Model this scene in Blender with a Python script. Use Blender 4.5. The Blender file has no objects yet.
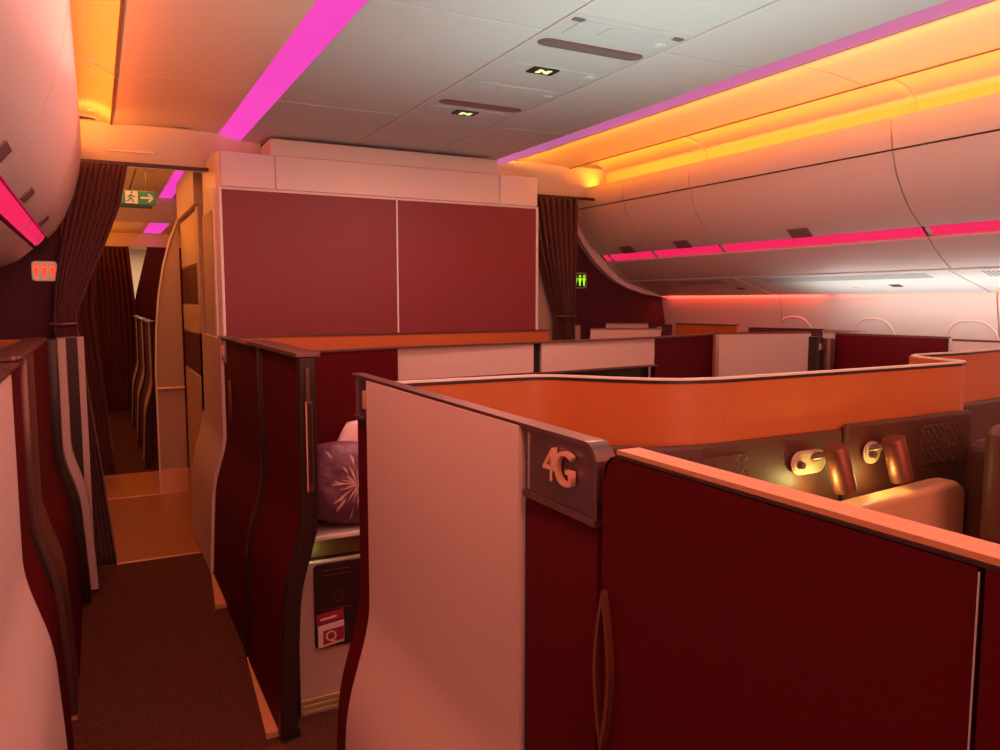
import bpy, bmesh, math, random
from mathutils import Vector, Matrix
PI = math.pi
random.seed(4)
scene = bpy.context.scene
col = scene.collection

# ------------------------------------------------------------------ camera
F_PX = 770.0
VX, VY = 95.0, 301.0
PITCH = math.atan((375 - VY) / F_PX)
YAW = math.atan((500 - VX) / (F_PX / math.cos(PITCH)))
cam_d = bpy.data.cameras.new('camera')
cam_d.sensor_width = 36.0
cam_d.lens = F_PX * 36.0 / 1000.0
cam_d.clip_start = 0.03
cam = bpy.data.objects.new('camera', cam_d)
cam.location = (0, 0, 1.6)
cam.rotation_euler = (PI / 2 - PITCH, 0, -YAW)
col.objects.link(cam)
scene.camera = cam

# ------------------------------------------------------------------ world, exposure
w = bpy.data.worlds.new('world')
scene.world = w
w.use_nodes = True
w.node_tree.nodes['Background'].inputs[0].default_value = (0.9, 0.6, 0.55, 1)
w.node_tree.nodes['Background'].inputs[1].default_value = 0.05
vs = scene.view_settings
vs.view_transform = 'Standard'
vs.look = 'None'
vs.gamma = 1.0
vs.exposure = 0.0
vs.use_curve_mapping = False
scene.cycles.use_denoising = True
scene.cycles.max_bounces = 8
scene.cycles.diffuse_bounces = 5

# ------------------------------------------------------------------ cabin lights
def area(name, loc, rot, sx, sy, power, color, spread=PI):
    d = bpy.data.lights.new(name, 'AREA')
    d.shape = 'RECTANGLE'
    d.size = sx
    d.size_y = sy
    d.energy = power
    d.color = color
    d.spread = spread
    o = bpy.data.objects.new(name, d)
    o.location = loc
    o.rotation_euler = rot
    col.objects.link(o)
    return o
def point(name, loc, power, color, r=0.02):
    d = bpy.data.lights.new(name, 'POINT')
    d.energy = power
    d.color = color
    d.shadow_soft_size = r
    o = bpy.data.objects.new(name, d)
    o.location = loc
    col.objects.link(o)
    return o
def spot(name, loc, target, power, color, ang=80, r=0.02, blend=0.5):
    d = bpy.data.lights.new(name, 'SPOT')
    d.energy = power
    d.color = color
    d.spot_size = math.radians(ang)
    d.spot_blend = blend
    d.shadow_soft_size = r
    o = bpy.data.objects.new(name, d)
    o.location = loc
    o.rotation_euler = (Vector(target) - Vector(loc)).to_track_quat('-Z', 'Y').to_euler()
    col.objects.link(o)
    return o
ORANGE = (1.0, 0.22, 0.01)
MAG = (1.0, 0.12, 0.75)
# orange cove strips lying on top of the bins, aimed up and inward
area('cove_lamp_right', (3.68, 1.3, 2.485), (0, math.radians(125), 0), 0.07, 8.4, 36, ORANGE, math.radians(130))
area('cove_lamp_left', (-0.15, 1.3, 2.485), (0, math.radians(250), 0), 0.07, 7.8, 44, (1.0, 0.14, 0.006), math.radians(110))
# second row of cove lamps in the lips of the central ceiling, washing outward
area('lip_lamp_right', (2.772, 1.3, 2.650), (0, math.radians(-106), 0), 0.02, 8.2, 62, (1.0, 0.28, 0.01), math.radians(70))
# added overall fills with no fixtures: overhead, along the aisle, from the rear
area('overhead_fill', (1.75, -1.4, 2.60), (0, 0, 0), 1.6, 3.0, 42, (1.0, 0.40, 0.34))
area('aisle_fill', (0.30, 1.2, 2.60), (0, 0, 0), 0.25, 6.0, 40, (1.0, 0.34, 0.25))
area('rear_fill', (1.4, -3.6, 1.7), (math.radians(82), 0, 0), 3.0, 1.4, 80, (1.0, 0.38, 0.29))
# added cool uplight for the white central ceiling, no fixture around it
area('ceiling_fill', (1.75, 1.6, 1.46), (PI, 0, 0), 0.9, 2.6, 24, (0.78, 0.98, 0.90))
# added fill for the bins and shell, placed under the service panel slots
area('bin_fill', (1.83, 2.70, 2.608), (0, 0, 0), 0.45, 0.05, 18, (1.0, 0.37, 0.30))
area('bin_fill', (1.83, 3.72, 2.608), (0, 0, 0), 0.45, 0.05, 18, (1.0, 0.35, 0.29))
# galley and next cabin
area('galley_lamp', (0.2, 6.3, 2.53), (0, 0, 0), 0.4, 1.2, 9, (1.0, 0.30, 0.06))
area('galley_ceiling_fill', (-0.6, 6.6, 2.10), (0, math.radians(210), 0), 0.1, 2.0, 12, (1.0, 0.30, 0.07))  # added fill to brighten the galley ceiling, hidden by the curtain
area('next_cabin_lamp', (-0.3, 10.3, 2.35), (0, math.radians(225), 0), 0.1, 4.4, 40, ORANGE)
area('header_lamp', (-0.05, 4.9, 2.53), (math.radians(95), 0, math.radians(-35)), 0.12, 0.04, 1.4, (1.0, 0.30, 0.04))
# wash lights under the window side bins
area('window_wash_red', (4.575, 4.65, 1.672), (0, math.radians(-12), 0), 0.02, 1.7, 4.0, (1.0, 0.07, 0.04))
area('window_wash_pink', (4.575, 2.4, 1.672), (0, math.radians(-12), 0), 0.02, 2.6, 3.0, (1.0, 0.12, 0.08))
area('window_wash_white', (4.25, 2.3, 1.46), (0, math.radians(200), 0), 0.10, 2.8, 6.2, (0.92, 1.0, 0.95))
area('window_wall_fill', (4.0, 2.3, 1.50), (0, math.radians(-80), 0), 0.10, 2.0, 1.8, (1.0, 0.85, 0.78))  # added pale fill for the window wall, no fixture

# ------------------------------------------------------------------ materials
def mat(name, color, rough=0.5, metal=0.0, emit=None, es=0.0, bump=0.0, bscale=200.0, var=0.0, vscale=6.0, coat=0.0, spec=0.5, sheen=0.0):
    m = bpy.data.materials.new(name)
    m.use_nodes = True
    nt = m.node_tree
    b = nt.nodes['Principled BSDF']
    b.inputs['Base Color'].default_value = (*color, 1)
    b.inputs['Roughness'].default_value = rough
    b.inputs['Metallic'].default_value = metal
    b.inputs['Specular IOR Level'].default_value = spec
    b.inputs['Coat Weight'].default_value = coat
    b.inputs['Sheen Weight'].default_value = sheen
    if emit:
        b.inputs['Emission Color'].default_value = (*emit, 1)
        b.inputs['Emission Strength'].default_value = es
    tc = nt.nodes.new('ShaderNodeTexCoord')
    if var > 0:
        n = nt.nodes.new('ShaderNodeTexNoise')
        n.inputs['Scale'].default_value = vscale
        n.inputs['Detail'].default_value = 4
        nt.links.new(tc.outputs['Object'], n.inputs['Vector'])
        r = nt.nodes.new('ShaderNodeMapRange')
        r.inputs[3].default_value = 1 - var
        r.inputs[4].default_value = 1 + var
        nt.links.new(n.outputs['Fac'], r.inputs[0])
        v = nt.nodes.new('ShaderNodeVectorMath')
        v.operation = 'SCALE'
        v.inputs[0].default_value = color
        nt.links.new(r.outputs[0], v.inputs['Scale'])
        nt.links.new(v.outputs[0], b.inputs['Base Color'])
    if bump > 0:
        n = nt.nodes.new('ShaderNodeTexNoise')
        n.inputs['Scale'].default_value = bscale
        nt.links.new(tc.outputs['Object'], n.inputs['Vector'])
        bp = nt.nodes.new('ShaderNodeBump')
        bp.inputs['Strength'].default_value = bump
        bp.inputs['Distance'].default_value = 0.002
        nt.links.new(n.outputs['Fac'], bp.inputs['Height'])
        nt.links.new(bp.outputs[0], b.inputs['Normal'])
    return m

M = {}
M['ceiling'] = mat('ceiling_white', (0.66, 0.68, 0.66), 0.55)
M['sidelining'] = mat('side_lining', (0.80, 0.73, 0.62), 0.38)
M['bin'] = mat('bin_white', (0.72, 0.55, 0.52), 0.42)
M['seam'] = mat('seam_line', (0.12, 0.09, 0.08), 0.8)
M['lightseam'] = mat('pale_joint', (0.85, 0.8, 0.75), 0.5)
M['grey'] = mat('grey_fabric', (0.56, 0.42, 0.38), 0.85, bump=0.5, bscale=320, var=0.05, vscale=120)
M['red'] = mat('burgundy_fabric', (0.082, 0.0012, 0.004), 0.62, bump=0.12, bscale=420, var=0.03, vscale=40, spec=0.12)
M['redlam'] = mat('burgundy_laminate', (0.20, 0.022, 0.032), 0.5, bump=0.4, bscale=500, var=0.05, vscale=160)
M['darkwall'] = mat('dark_burgundy_wall', (0.07, 0.004, 0.012), 0.7)
M['brown'] = mat('bronze_trim', (0.16, 0.075, 0.06), 0.33, metal=0.55)
M['darkbrown'] = mat('dark_bronze', (0.035, 0.015, 0.012), 0.4, metal=0.3)
M['black'] = mat('black_gap', (0.008, 0.004, 0.004), 0.6)
M['copper'] = mat('rose_gold', (0.95, 0.56, 0.38), 0.3, metal=0.5)
M['lampcopper'] = mat('brushed_copper', (0.24, 0.075, 0.05), 0.5, metal=0.8)
M['satin'] = mat('satin_plate', (0.45, 0.36, 0.22), 0.5, metal=0.1)
M['silver'] = mat('silver_edge', (0.8, 0.78, 0.76), 0.25, metal=1.0)
M['plate'] = mat('plum_plate', (0.075, 0.018, 0.03), 0.3, coat=0.3)
M['shell'] = mat('orange_lit_shell', (0.50, 0.13, 0.028), 0.45, bump=0.1, bscale=300)  # orange of the interior lighting is put into this base colour
M['tan'] = mat('tan_leather', (0.55, 0.26, 0.13), 0.55, bump=0.1, bscale=200)
M['leather'] = mat('brown_leather', (0.085, 0.024, 0.012), 0.5, bump=0.2, bscale=150)
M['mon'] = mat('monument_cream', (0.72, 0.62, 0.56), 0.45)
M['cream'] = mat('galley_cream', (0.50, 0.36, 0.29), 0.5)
M['curtain'] = mat('maroon_curtain', (0.085, 0.014, 0.012), 0.85, sheen=0.15)
M['green'] = mat('sign_green', (0.03, 0.16, 0.06), 0.5, emit=(0.02, 0.16, 0.05), es=0.35)
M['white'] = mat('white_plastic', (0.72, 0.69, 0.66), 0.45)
M['signwhite'] = mat('sign_white', (0.6, 0.5, 0.40), 0.5, emit=(1, 0.7, 0.5), es=0.15)
M['signred'] = mat('sign_red_lit', (0.8, 0.05, 0.02), 0.5, emit=(1, 0.06, 0.01), es=1.2)
M['signgreen'] = mat('sign_green_lit', (0.3, 0.7, 0.02), 0.5, emit=(0.35, 1.0, 0.02), es=1.1)
M['signyellow'] = mat('seatbelt_sign_lit', (0.8, 0.9, 0.4), 0.5, emit=(0.75, 1.0, 0.45), es=1.0)
M['signdark'] = mat('sign_dark', (0.02, 0.022, 0.012), 0.4)
M['magenta'] = mat('magenta_light', (0.12, 0.05, 0.10), 0.4, emit=(0.85, 0.045, 0.50), es=1.0)
M['purple'] = mat('purple_light', (0.08, 0.05, 0.08), 0.4, emit=(0.46, 0.11, 0.30), es=1.0)
M['pink'] = mat('pink_light', (0.15, 0.03, 0.05), 0.4, emit=(0.85, 0.014, 0.10), es=1.0)
M['slotgrey'] = mat('lamp_slot_grey', (0.20, 0.17, 0.17), 0.35)
M['slotred'] = mat('lamp_slot_mauve', (0.24, 0.12, 0.12), 0.35)
M['psu'] = mat('service_panel', (0.62, 0.64, 0.62), 0.5)
M['dimple'] = mat('service_recess', (0.62, 0.67, 0.67), 0.4)
M['grille'] = mat('grille_dark', (0.22, 0.10, 0.05), 0.6)
M['vinyl'] = mat('galley_vinyl', (0.30, 0.12, 0.045), 0.45, bump=0.3, bscale=60, var=0.15, vscale=60)
M['pillow'] = mat('white_pillow', (0.85, 0.62, 0.58), 0.8, bump=0.3, bscale=25)
M['console'] = mat('console_top', (0.80, 0.66, 0.58), 0.5)
M['conslit'] = mat('console_olive', (0.16, 0.13, 0.06), 0.5)
M['paper'] = mat('card_white', (0.8, 0.62, 0.6), 0.6)
M['cardred'] = mat('card_red', (0.35, 0.02, 0.05), 0.6)
M['pocket'] = mat('pocket_dark', (0.03, 0.012, 0.014), 0.45)

def carpet_mat():
    m = mat('carpet', (0.085, 0.028, 0.014), 0.95, bump=1.0, bscale=260)
    nt = m.node_tree
    b = nt.nodes['Principled BSDF']
    tc = nt.nodes.new('ShaderNodeTexCoord')
    n = nt.nodes.new('ShaderNodeTexNoise'); n.inputs['Scale'].default_value = 170
    nt.links.new(tc.outputs['Object'], n.inputs['Vector'])
    r = nt.nodes.new('ShaderNodeValToRGB')
    r.color_ramp.elements[0].position = 0.35; r.color_ramp.elements[0].color = (0.038, 0.007, 0.002, 1)
    r.color_ramp.elements[1].position = 0.7; r.color_ramp.elements[1].color = (0.12, 0.026, 0.008, 1)
    nt.links.new(n.outputs['Fac'], r.inputs[0]); nt.links.new(r.outputs[0], b.inputs['Base Color'])
    return m
M['carpet'] = carpet_mat()

def pattern_leather():
    # brown leather with a quilted basket relief
    m = mat('quilted_leather', (0.085, 0.024, 0.012), 0.5)
    nt = m.node_tree; b = nt.nodes['Principled BSDF']
    tc = nt.nodes.new('ShaderNodeTexCoord')
    mp = nt.nodes.new('ShaderNodeMapping')
    mp.inputs['Rotation'].default_value = (0, math.radians(45), 0)
    nt.links.new(tc.outputs['Object'], mp.inputs['Vector'])
    ck = nt.nodes.new('ShaderNodeTexVoronoi'); ck.inputs['Scale'].default_value = 48
    ck.distance = 'CHEBYCHEV'; ck.inputs['Randomness'].default_value = 0.35
    nt.links.new(mp.outputs[0], ck.inputs['Vector'])
    bp = nt.nodes.new('ShaderNodeBump'); bp.inputs['Strength'].default_value = 1.0; bp.inputs['Distance'].default_value = 0.006
    nt.links.new(ck.outputs['Distance'], bp.inputs['Height']); nt.links.new(bp.outputs[0], b.inputs['Normal'])
    return m
M['quilt'] = pattern_leather()

def purple_duvet():
    m = mat('plum_duvet', (0.14, 0.04, 0.08), 0.5)
    nt = m.node_tree; b = nt.nodes['Principled BSDF']
    tc = nt.nodes.new('ShaderNodeTexCoord')
    sub = nt.nodes.new('ShaderNodeVectorMath'); sub.operation = 'SUBTRACT'; sub.inputs[1].default_value = (-0.01, 0.0, -0.01)
    nt.links.new(tc.outputs['Object'], sub.inputs[0])
    sp = nt.nodes.new('ShaderNodeSeparateXYZ'); nt.links.new(sub.outputs[0], sp.inputs[0])
    at_ = nt.nodes.new('ShaderNodeMath'); at_.operation = 'ARCTAN2'
    nt.links.new(sp.outputs['X'], at_.inputs[0]); nt.links.new(sp.outputs['Z'], at_.inputs[1])
    ln = nt.nodes.new('ShaderNodeVectorMath'); ln.operation = 'LENGTH'; nt.links.new(sub.outputs[0], ln.inputs[0])
    cb = nt.nodes.new('ShaderNodeCombineXYZ')
    nt.links.new(at_.outputs[0], cb.inputs[0]); nt.links.new(ln.outputs['Value'], cb.inputs[1])
    mp = nt.nodes.new('ShaderNodeMapping'); mp.inputs['Scale'].default_value = (3.4, 12, 1)
    nt.links.new(cb.outputs[0], mp.inputs['Vector'])
    n = nt.nodes.new('ShaderNodeTexNoise'); n.inputs['Scale'].default_value = 1.6; n.inputs['Detail'].default_value = 3
    nt.links.new(mp.outputs[0], n.inputs['Vector'])
    fade = nt.nodes.new('ShaderNodeMapRange'); fade.inputs[1].default_value = 0.03; fade.inputs[2].default_value = 0.19
    fade.inputs[3].default_value = 0.14; fade.inputs[4].default_value = -0.12
    nt.links.new(ln.outputs['Value'], fade.inputs[0])
    ad = nt.nodes.new('ShaderNodeMath'); ad.operation = 'ADD'
    nt.links.new(n.outputs['Fac'], ad.inputs[0]); nt.links.new(fade.outputs[0], ad.inputs[1])
    r = nt.nodes.new('ShaderNodeValToRGB')
    r.color_ramp.elements[0].position = 0.54; r.color_ramp.elements[0].color = (0.15, 0.045, 0.085, 1)
    r.color_ramp.elements[1].position = 0.62; r.color_ramp.elements[1].color = (0.70, 0.42, 0.34, 1)
    nt.links.new(ad.outputs[0], r.inputs[0]); nt.links.new(r.outputs[0], b.inputs['Base Color'])
    n2 = nt.nodes.new('ShaderNodeTexNoise'); n2.inputs['Scale'].default_value = 16
    nt.links.new(tc.outputs['Object'], n2.inputs['Vector'])
    bp = nt.nodes.new('ShaderNodeBump'); bp.inputs['Strength'].default_value = 0.7; bp.inputs['Distance'].default_value = 0.02
    nt.links.new(n2.outputs['Fac'], bp.inputs['Height']); nt.links.new(bp.outputs[0], b.inputs['Normal'])
    return m
M['duvet'] = purple_duvet()

# ------------------------------------------------------------------ object helpers
def empty(name, loc, label=None, cat=None, group=None):
    o = bpy.data.objects.new(name, None)
    o.empty_display_size = 0.1
    o.location = loc
    col.objects.link(o)
    if label: o['label'] = label
    if cat: o['category'] = cat
    if group: o['group'] = group
    return o
def tag(o, label, cat, group=None):
    o['label'] = label
    o['category'] = cat
    if group: o['group'] = group
    return o
FLOOR_DROP = 0.05      # the cabin floor lies 5 cm under the zero plane
def wloc(p):
    v = Vector((0, 0, 0))
    while p:
        v += Vector(p.location)
        p = p.parent
    return v
def obj(name, bm, m, parent=None, smooth=False, structure=False, bevel=0.0, seg=2, loc=None):
    """bm holds world coordinates; the result hangs under parent."""
    base = wloc(parent) if parent else Vector((0, 0, 0))
    org = Vector(loc) if loc is not None else base
    for v in bm.verts:
        if v.co.z < 0.0701: v.co.z -= FLOOR_DROP
    bmesh.ops.recalc_face_normals(bm, faces=bm.faces)
    bmesh.ops.translate(bm, vec=-org, verts=bm.verts)
    me = bpy.data.meshes.new(name)
    if smooth:
        for f in bm.faces: f.smooth = True
    bm.to_mesh(me)
    bm.free()
    o = bpy.data.objects.new(name, me)
    me.materials.append(M[m] if isinstance(m, str) else m)
    col.objects.link(o)
    if parent: o.parent = parent
    o.location = org - base
    if structure: o['kind'] = 'structure'
    if bevel > 0:
        md = o.modifiers.new('bevel', 'BEVEL')
        md.width = bevel; md.segments = seg; md.limit_method = 'ANGLE'; md.angle_limit = math.radians(40)
    if smooth and me.polygons:
        md = o.modifiers.new('edges', 'EDGE_SPLIT'); md.split_angle = math.radians(38)
    return o
def nb(): return bmesh.new()
def box(bm, x0, x1, y0, y1, z0, z1):
    vs_ = [bm.verts.new(p) for p in ((x0,y0,z0),(x1,y0,z0),(x1,y1,z0),(x0,y1,z0),(x0,y0,z1),(x1,y0,z1),(x1,y1,z1),(x0,y1,z1))]
    for f in ((0,3,2,1),(4,5,6,7),(0,1,5,4),(1,2,6,5),(2,3,7,6),(3,0,4,7)):
        bm.faces.new([vs_[i] for i in f])
    return bm
def bx(*a): return box(nb(), *a)
def prism(bm, poly, axis, a, b):
    """poly: 2D points; axis 'y' -> (x,z) pushed along y; 'z' -> (x,y); 'x' -> (y,z)."""
    def P(p, t):
        if axis == 'y': return (p[0], t, p[1])
        if axis == 'z': return (p[0], p[1], t)
        return (t, p[0], p[1])
    v0 = [bm.verts.new(P(p, a)) for p in poly]
    v1 = [bm.verts.new(P(p, b)) for p in poly]
    n = len(poly)
    bm.faces.new(v0); bm.faces.new(v1[::-1])
    for i in range(n):
        bm.faces.new((v0[i], v0[(i+1) % n], v1[(i+1) % n], v1[i]))
    return bm
def px(poly, axis, a, b): return prism(nb(), poly, axis, a, b)
def ribbon(bm, line, axis, a, b, t):
    """an open profile thickened by t to its left, pushed along axis"""
    L = [Vector(p) for p in line]
    off = []
    for i in range(len(L)):
        d = (L[min(i+1, len(L)-1)] - L[max(i-1, 0)])
        d.normalize()
        off.append(L[i] + Vector((-d.y, d.x)) * t)
    return prism(bm, [tuple(p) for p in L] + [tuple(p) for p in reversed(off)], axis, a, b)
def tube(bm, pts, r, seg=10):
    pts = [Vector(p) for p in pts]
    rings = []
    for i, p in enumerate(pts):
        d = (pts[min(i+1, len(pts)-1)] - pts[max(i-1, 0)]).normalized()
        up = Vector((0, 0, 1)) if abs(d.z) < 0.9 else Vector((1, 0, 0))
        s = d.cross(up).normalized(); t = s.cross(d)
        rr = r[i] if isinstance(r, (list, tuple)) else r
        rings.append([bm.verts.new(p + (s * math.cos(a) + t * math.sin(a)) * rr) for a in [2*PI*k/seg for k in range(seg)]])
    for A, B in zip(rings, rings[1:]):
        for k in range(seg):
            bm.faces.new((A[k], A[(k+1) % seg], B[(k+1) % seg], B[k]))
    bm.faces.new(rings[0]); bm.faces.new(rings[-1][::-1])
    return bm
def capsule2d(cx, cy, w, h, n=8):
    r = h / 2; pts = []
    for k in range(n+1):
        a = -PI/2 + PI*k/n
        pts.append((cx + w/2 - r + r*math.cos(a), cy + r*math.sin(a)))
    for k in range(n+1):
        a = PI/2 + PI*k/n
        pts.append((cx - w/2 + r + r*math.cos(a), cy + r*math.sin(a)))
    return pts
def rrect(x0, x1, y0, y1, r, n=4):
    pts = []
    for cx, cy, a0 in ((x1-r, y0+r, -PI/2), (x1-r, y1-r, 0), (x0+r, y1-r, PI/2), (x0+r, y0+r, PI)):
        for k in range(n+1):
            a = a0 + PI/2*k/n
            pts.append((cx + r*math.cos(a), cy + r*math.sin(a)))
    return pts
def text_obj(body, size, ext, rot, loc, m, parent, name='number', bold=0.0, squeeze=1.0):
    c = bpy.data.curves.new('t', 'FONT')
    c.body = body; c.size = size; c.extrude = ext; c.offset = bold
    c.align_x = 'CENTER'; c.align_y = 'CENTER'; c.space_character = squeeze
    t = bpy.data.objects.new('t', c)
    col.objects.link(t)
    dg = bpy.context.evaluated_depsgraph_get()
    me = bpy.data.meshes.new_from_object(t.evaluated_get(dg))
    bpy.data.objects.remove(t)
    o = bpy.data.objects.new(name, me)
    me.materials.clear(); me.materials.append(M[m])
    col.objects.link(o)
    if parent: o.parent = parent
    o.rotation_euler = rot
    o.location = Vector(loc) - (wloc(parent) if parent else Vector((0, 0, 0)))
    return o

# ================================================================== SETTING
Y0, Y1 = -4.0, 5.3
obj('floor', bx(-1.1, 4.79, Y0, 5.29, -0.06, 0.0), 'carpet', structure=True)
obj('floor', bx(-1.1, 4.79, 5.29, 7.1, -0.06, 0.0), 'vinyl', structure=True)
obj('floor', bx(-1.1, 2.0, 7.1, 8.1, -0.06, 0.0), mat('pale_vinyl', (0.42, 0.19, 0.07), 0.5, bump=0.2, bscale=50), structure=True)
obj('floor', bx(-1.1, 2.0, 8.1, 17.0, -0.06, 0.0), 'carpet', structure=True)
obj('trim_1', bx(-0.15, 0.57, 5.28, 5.305, 0.0, 0.004), 'copper', structure=True)
obj('trim_2', bx(-0.15, 0.45, 7.08, 7.11, 0.0, 0.004), 'copper', structure=True)

# central ceiling: three white panels with joints, service channel in the middle
CZ = 2.62
ys = [-4.0, -1.9, -0.4, 1.1, 2.6, 4.12, 5.3]
for a, b in zip(ys, ys[1:]):
    obj('ceiling', bx(0.87, 1.548, a + .004, b - .004, CZ, CZ + 0.03), 'ceiling', structure=True, bevel=0.004)
    obj('ceiling', bx(2.112, 2.63, a + .004, b - .004, CZ, CZ + 0.03), 'ceiling', structure=True, bevel=0.004)
obj('ceiling', bx(1.556, 2.104, Y0, 2.40, CZ, CZ + 0.03), 'ceiling', structure=True, bevel=0.004)
obj('ceiling', bx(1.556, 2.104, 4.02, 5.3, CZ, CZ + 0.03), 'ceiling', structure=True, bevel=0.004)
obj('ceiling', bx(0.60, 2.90, Y0, 5.3, CZ + 0.05, CZ + 0.07), 'seam', structure=True)
for x in (1.552, 2.108):
    obj('trim_3', bx(x - .0035, x + .0035, Y0, 5.3, CZ - .004, CZ + .02), 'white', structure=True)

# sloped lit lips at both sides of the central ceiling
def lip(side, m, nm):
    f = lambda x: 1.75 + side * x
    bm = px([(f(0.88), CZ), (f(1.015), CZ + (0.028 if side < 0 else .004)), (f(1.015), CZ + (0.06 if side < 0 else .012)), (f(0.88), CZ + 0.03)], 'y', Y0, 5.24)
    return obj(nm, bm, m)
tag(lip(-1, 'magenta', 'ceiling_light_strip'), 'broad magenta light strip in the ceiling over the left aisle', 'light strip')
tag(lip(1, 'purple', 'ceiling_light_strip'), 'thin purple light strip edging the white ceiling on the orange lit side', 'light strip')

# side ceilings + cove over the bins (mirrored about x = 1.75)
def side_ceiling(side):
    f = lambda x: 1.75 + side * (x - 1.75)
    prof = [(2.765, 2.648 if side < 0 else 2.672), (2.95, 2.676), (3.15, 2.668), (3.365, 2.642)]
    cove = [(3.375, 2.650), (3.46, 2.690), (3.56, 2.700), (3.66, 2.675), (3.73, 2.62), (3.76, 2.54), (3.765, 2.46)]
    yy = [-4.0, -1.95, -0.45, 1.05, 2.6, 4.12, 5.28 if side < 0 else 5.55]
    for a, b in zip(yy, yy[1:]):
        L = [(f(x), z) for x, z in prof]; C_ = [(f(x), z) for x, z in cove]
        t = 0.02 * (1 if side > 0 else -1)
        obj('ceiling', ribbon(nb(), L, 'y', a + .004, b - .004, t), 'sidelining', smooth=True, structure=True)
        obj('ceiling', ribbon(nb(), C_, 'y', a + .006, b - .006, t), 'sidelining', smooth=True, structure=True)
        # raised joint bow in the cove
        J = [(f(x), z - 0.012) for x, z in cove[:-1]]
        obj('trim_4', ribbon(nb(), J, 'y', b - .02, b + .02, t * 0.9), 'sidelining', smooth=True, structure=True)
    L = [(f(x), z + .03) for x, z in prof]
    obj('ceiling', ribbon(nb(), L, 'y', Y0, yy[-1], 0.01 * (1 if side > 0 else -1)), 'seam', structure=True)
    obj('trim_5', bx(*sorted((f(3.364), f(3.374))), Y0, yy[-1] - .06, 2.638, 2.665), 'seam', structure=True)
side_ceiling(1)
side_ceiling(-1)
# access panel outlines in the left cove
for a, b in ((-0.4, 1.0), (1.15, 2.5), (2.7, 4.0), (4.25, 5.1)):
    for x0, z in ((0.065, 2.683), (0.010, 2.692)):
        obj('trim_9', bx(x0, x0 + .005, a, b, z, z + .01), 'lightseam', structure=True)
    for y in (a, b):
        obj('trim_9', bx(0.010, 0.070, y, y + .006, 2.682, 2.70), 'lightseam', structure=True)
# air grilles in the cove
def cove_grille(side, y0, y1, label):
    f = lambda x: 1.75 + side * (x - 1.75)
    r = empty('air_grille', (f(3.42), y0, 2.665), label, 'air grille')
    bm = nb()
    prism(bm, [(f(3.392), 2.652), (f(3.456), 2.682), (f(3.456), 2.688), (f(3.392), 2.66)], 'y', y0, y1)
    obj('backing', bm, 'grille', r)
    bm = nb()
    n = int((y1 - y0) / 0.030)
    for k in range(n + 1):
        y = y0 + (y1 - y0) * k / n
        prism(bm, [(f(3.390), 2.6505), (f(3.458), 2.6805), (f(3.458), 2.690), (f(3.390), 2.656)], 'y', y - .004, y + .004)
    obj('slats', bm, 'sidelining', r)
cove_grille(1, 2.70, 3.95, 'long slatted air grille above the widest bin, in the orange cove')
cove_grille(1, 1.2, 2.45, 'slatted air grille at the upper right edge, in the orange cove')
cove_grille(1, 4.25, 5.2, 'farthest slatted air grille in the right orange cove')

# fuselage side walls
obj('wall_left', bx(-1.16, -1.10, Y0, 17.0, -0.06, 2.75), 'mon', structure=True)
prof = [(4.74, 0.0), (4.73, 0.6), (4.70, 1.1), (4.635, 1.45), (4.60, 1.62), (4.61, 1.75), (4.65, 1.75), (4.68, 1.45), (4.73, 1.1), (4.76, 0.6), (4.77, 0.0)]
yy = [-4.0, -2.0, -0.55, 1.05, 2.62, 4.22, 5.6]
for a, b in zip(yy, yy[1:]):
    obj('wall_right', px(prof, 'y', a + .004, b - .004), 'mon', structure=True, bevel=0.003)
obj('wall_right', bx(4.79, 4.83, Y0, 5.6, -0.06, 2.8), 'mon', structure=True)
obj('wall_back', bx(-1.16, 4.83, Y0 - .04, Y0, -0.06, 2.8), 'mon', structure=True)
# windows with pulled-down shades
def windowf(y, n):
    z = 1.26
    bm = nb()
    ring = []
    for k in range(28):
        a = 2 * PI * k / 28
        ring.append((math.copysign(abs(math.cos(a)) ** 0.75, math.cos(a)), math.copysign(abs(math.sin(a)) ** 0.75, math.sin(a))))
    def xw(zz): return 4.634 + (1.45 - zz) * 0.19
    prev = None
    rings = []
    for s, d in ((1.07, 0.001), (1.04, -0.005), (1.0, -0.002), (0.97, 0.015)):
        rings.append([bm.verts.new((xw(z + 0.215 * s * q) + d, y + 0.165 * s * p, z + 0.215 * s * q)) for p, q in ring])
    for A, B in zip(rings, rings[1:]):
        for k in range(28): bm.faces.new((A[k], A[(k+1) % 28], B[(k+1) % 28], B[k]))
    w_ = obj('window_%d' % n, bm, 'mon', smooth=True, structure=True)
    bm = nb()
    bm.faces.new([bm.verts.new((xw(z + 0.21 * q) - 0.004, y + 0.16 * p, z + 0.21 * q)) for p, q in ring])
    obj('window_shade', bm, 'mon', w_, structure=False)
for n, y in enumerate((0.82, 1.47, 2.12, 2.78, 3.44, 4.10), 1): windowf(y, n)

# bulkheads
obj('wall_front', px([(-1.1, 0), (-0.16, 0), (-0.16, 2.35), (-1.1, 2.35)], 'y', 5.30, 5.36), 'darkwall', structure=True)
obj('wall_front', px([(3.32, 0), (4.79, 0), (4.79, 2.5), (3.32, 2.5)], 'y', 5.60, 5.66), 'darkwall', structure=True)

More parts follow.
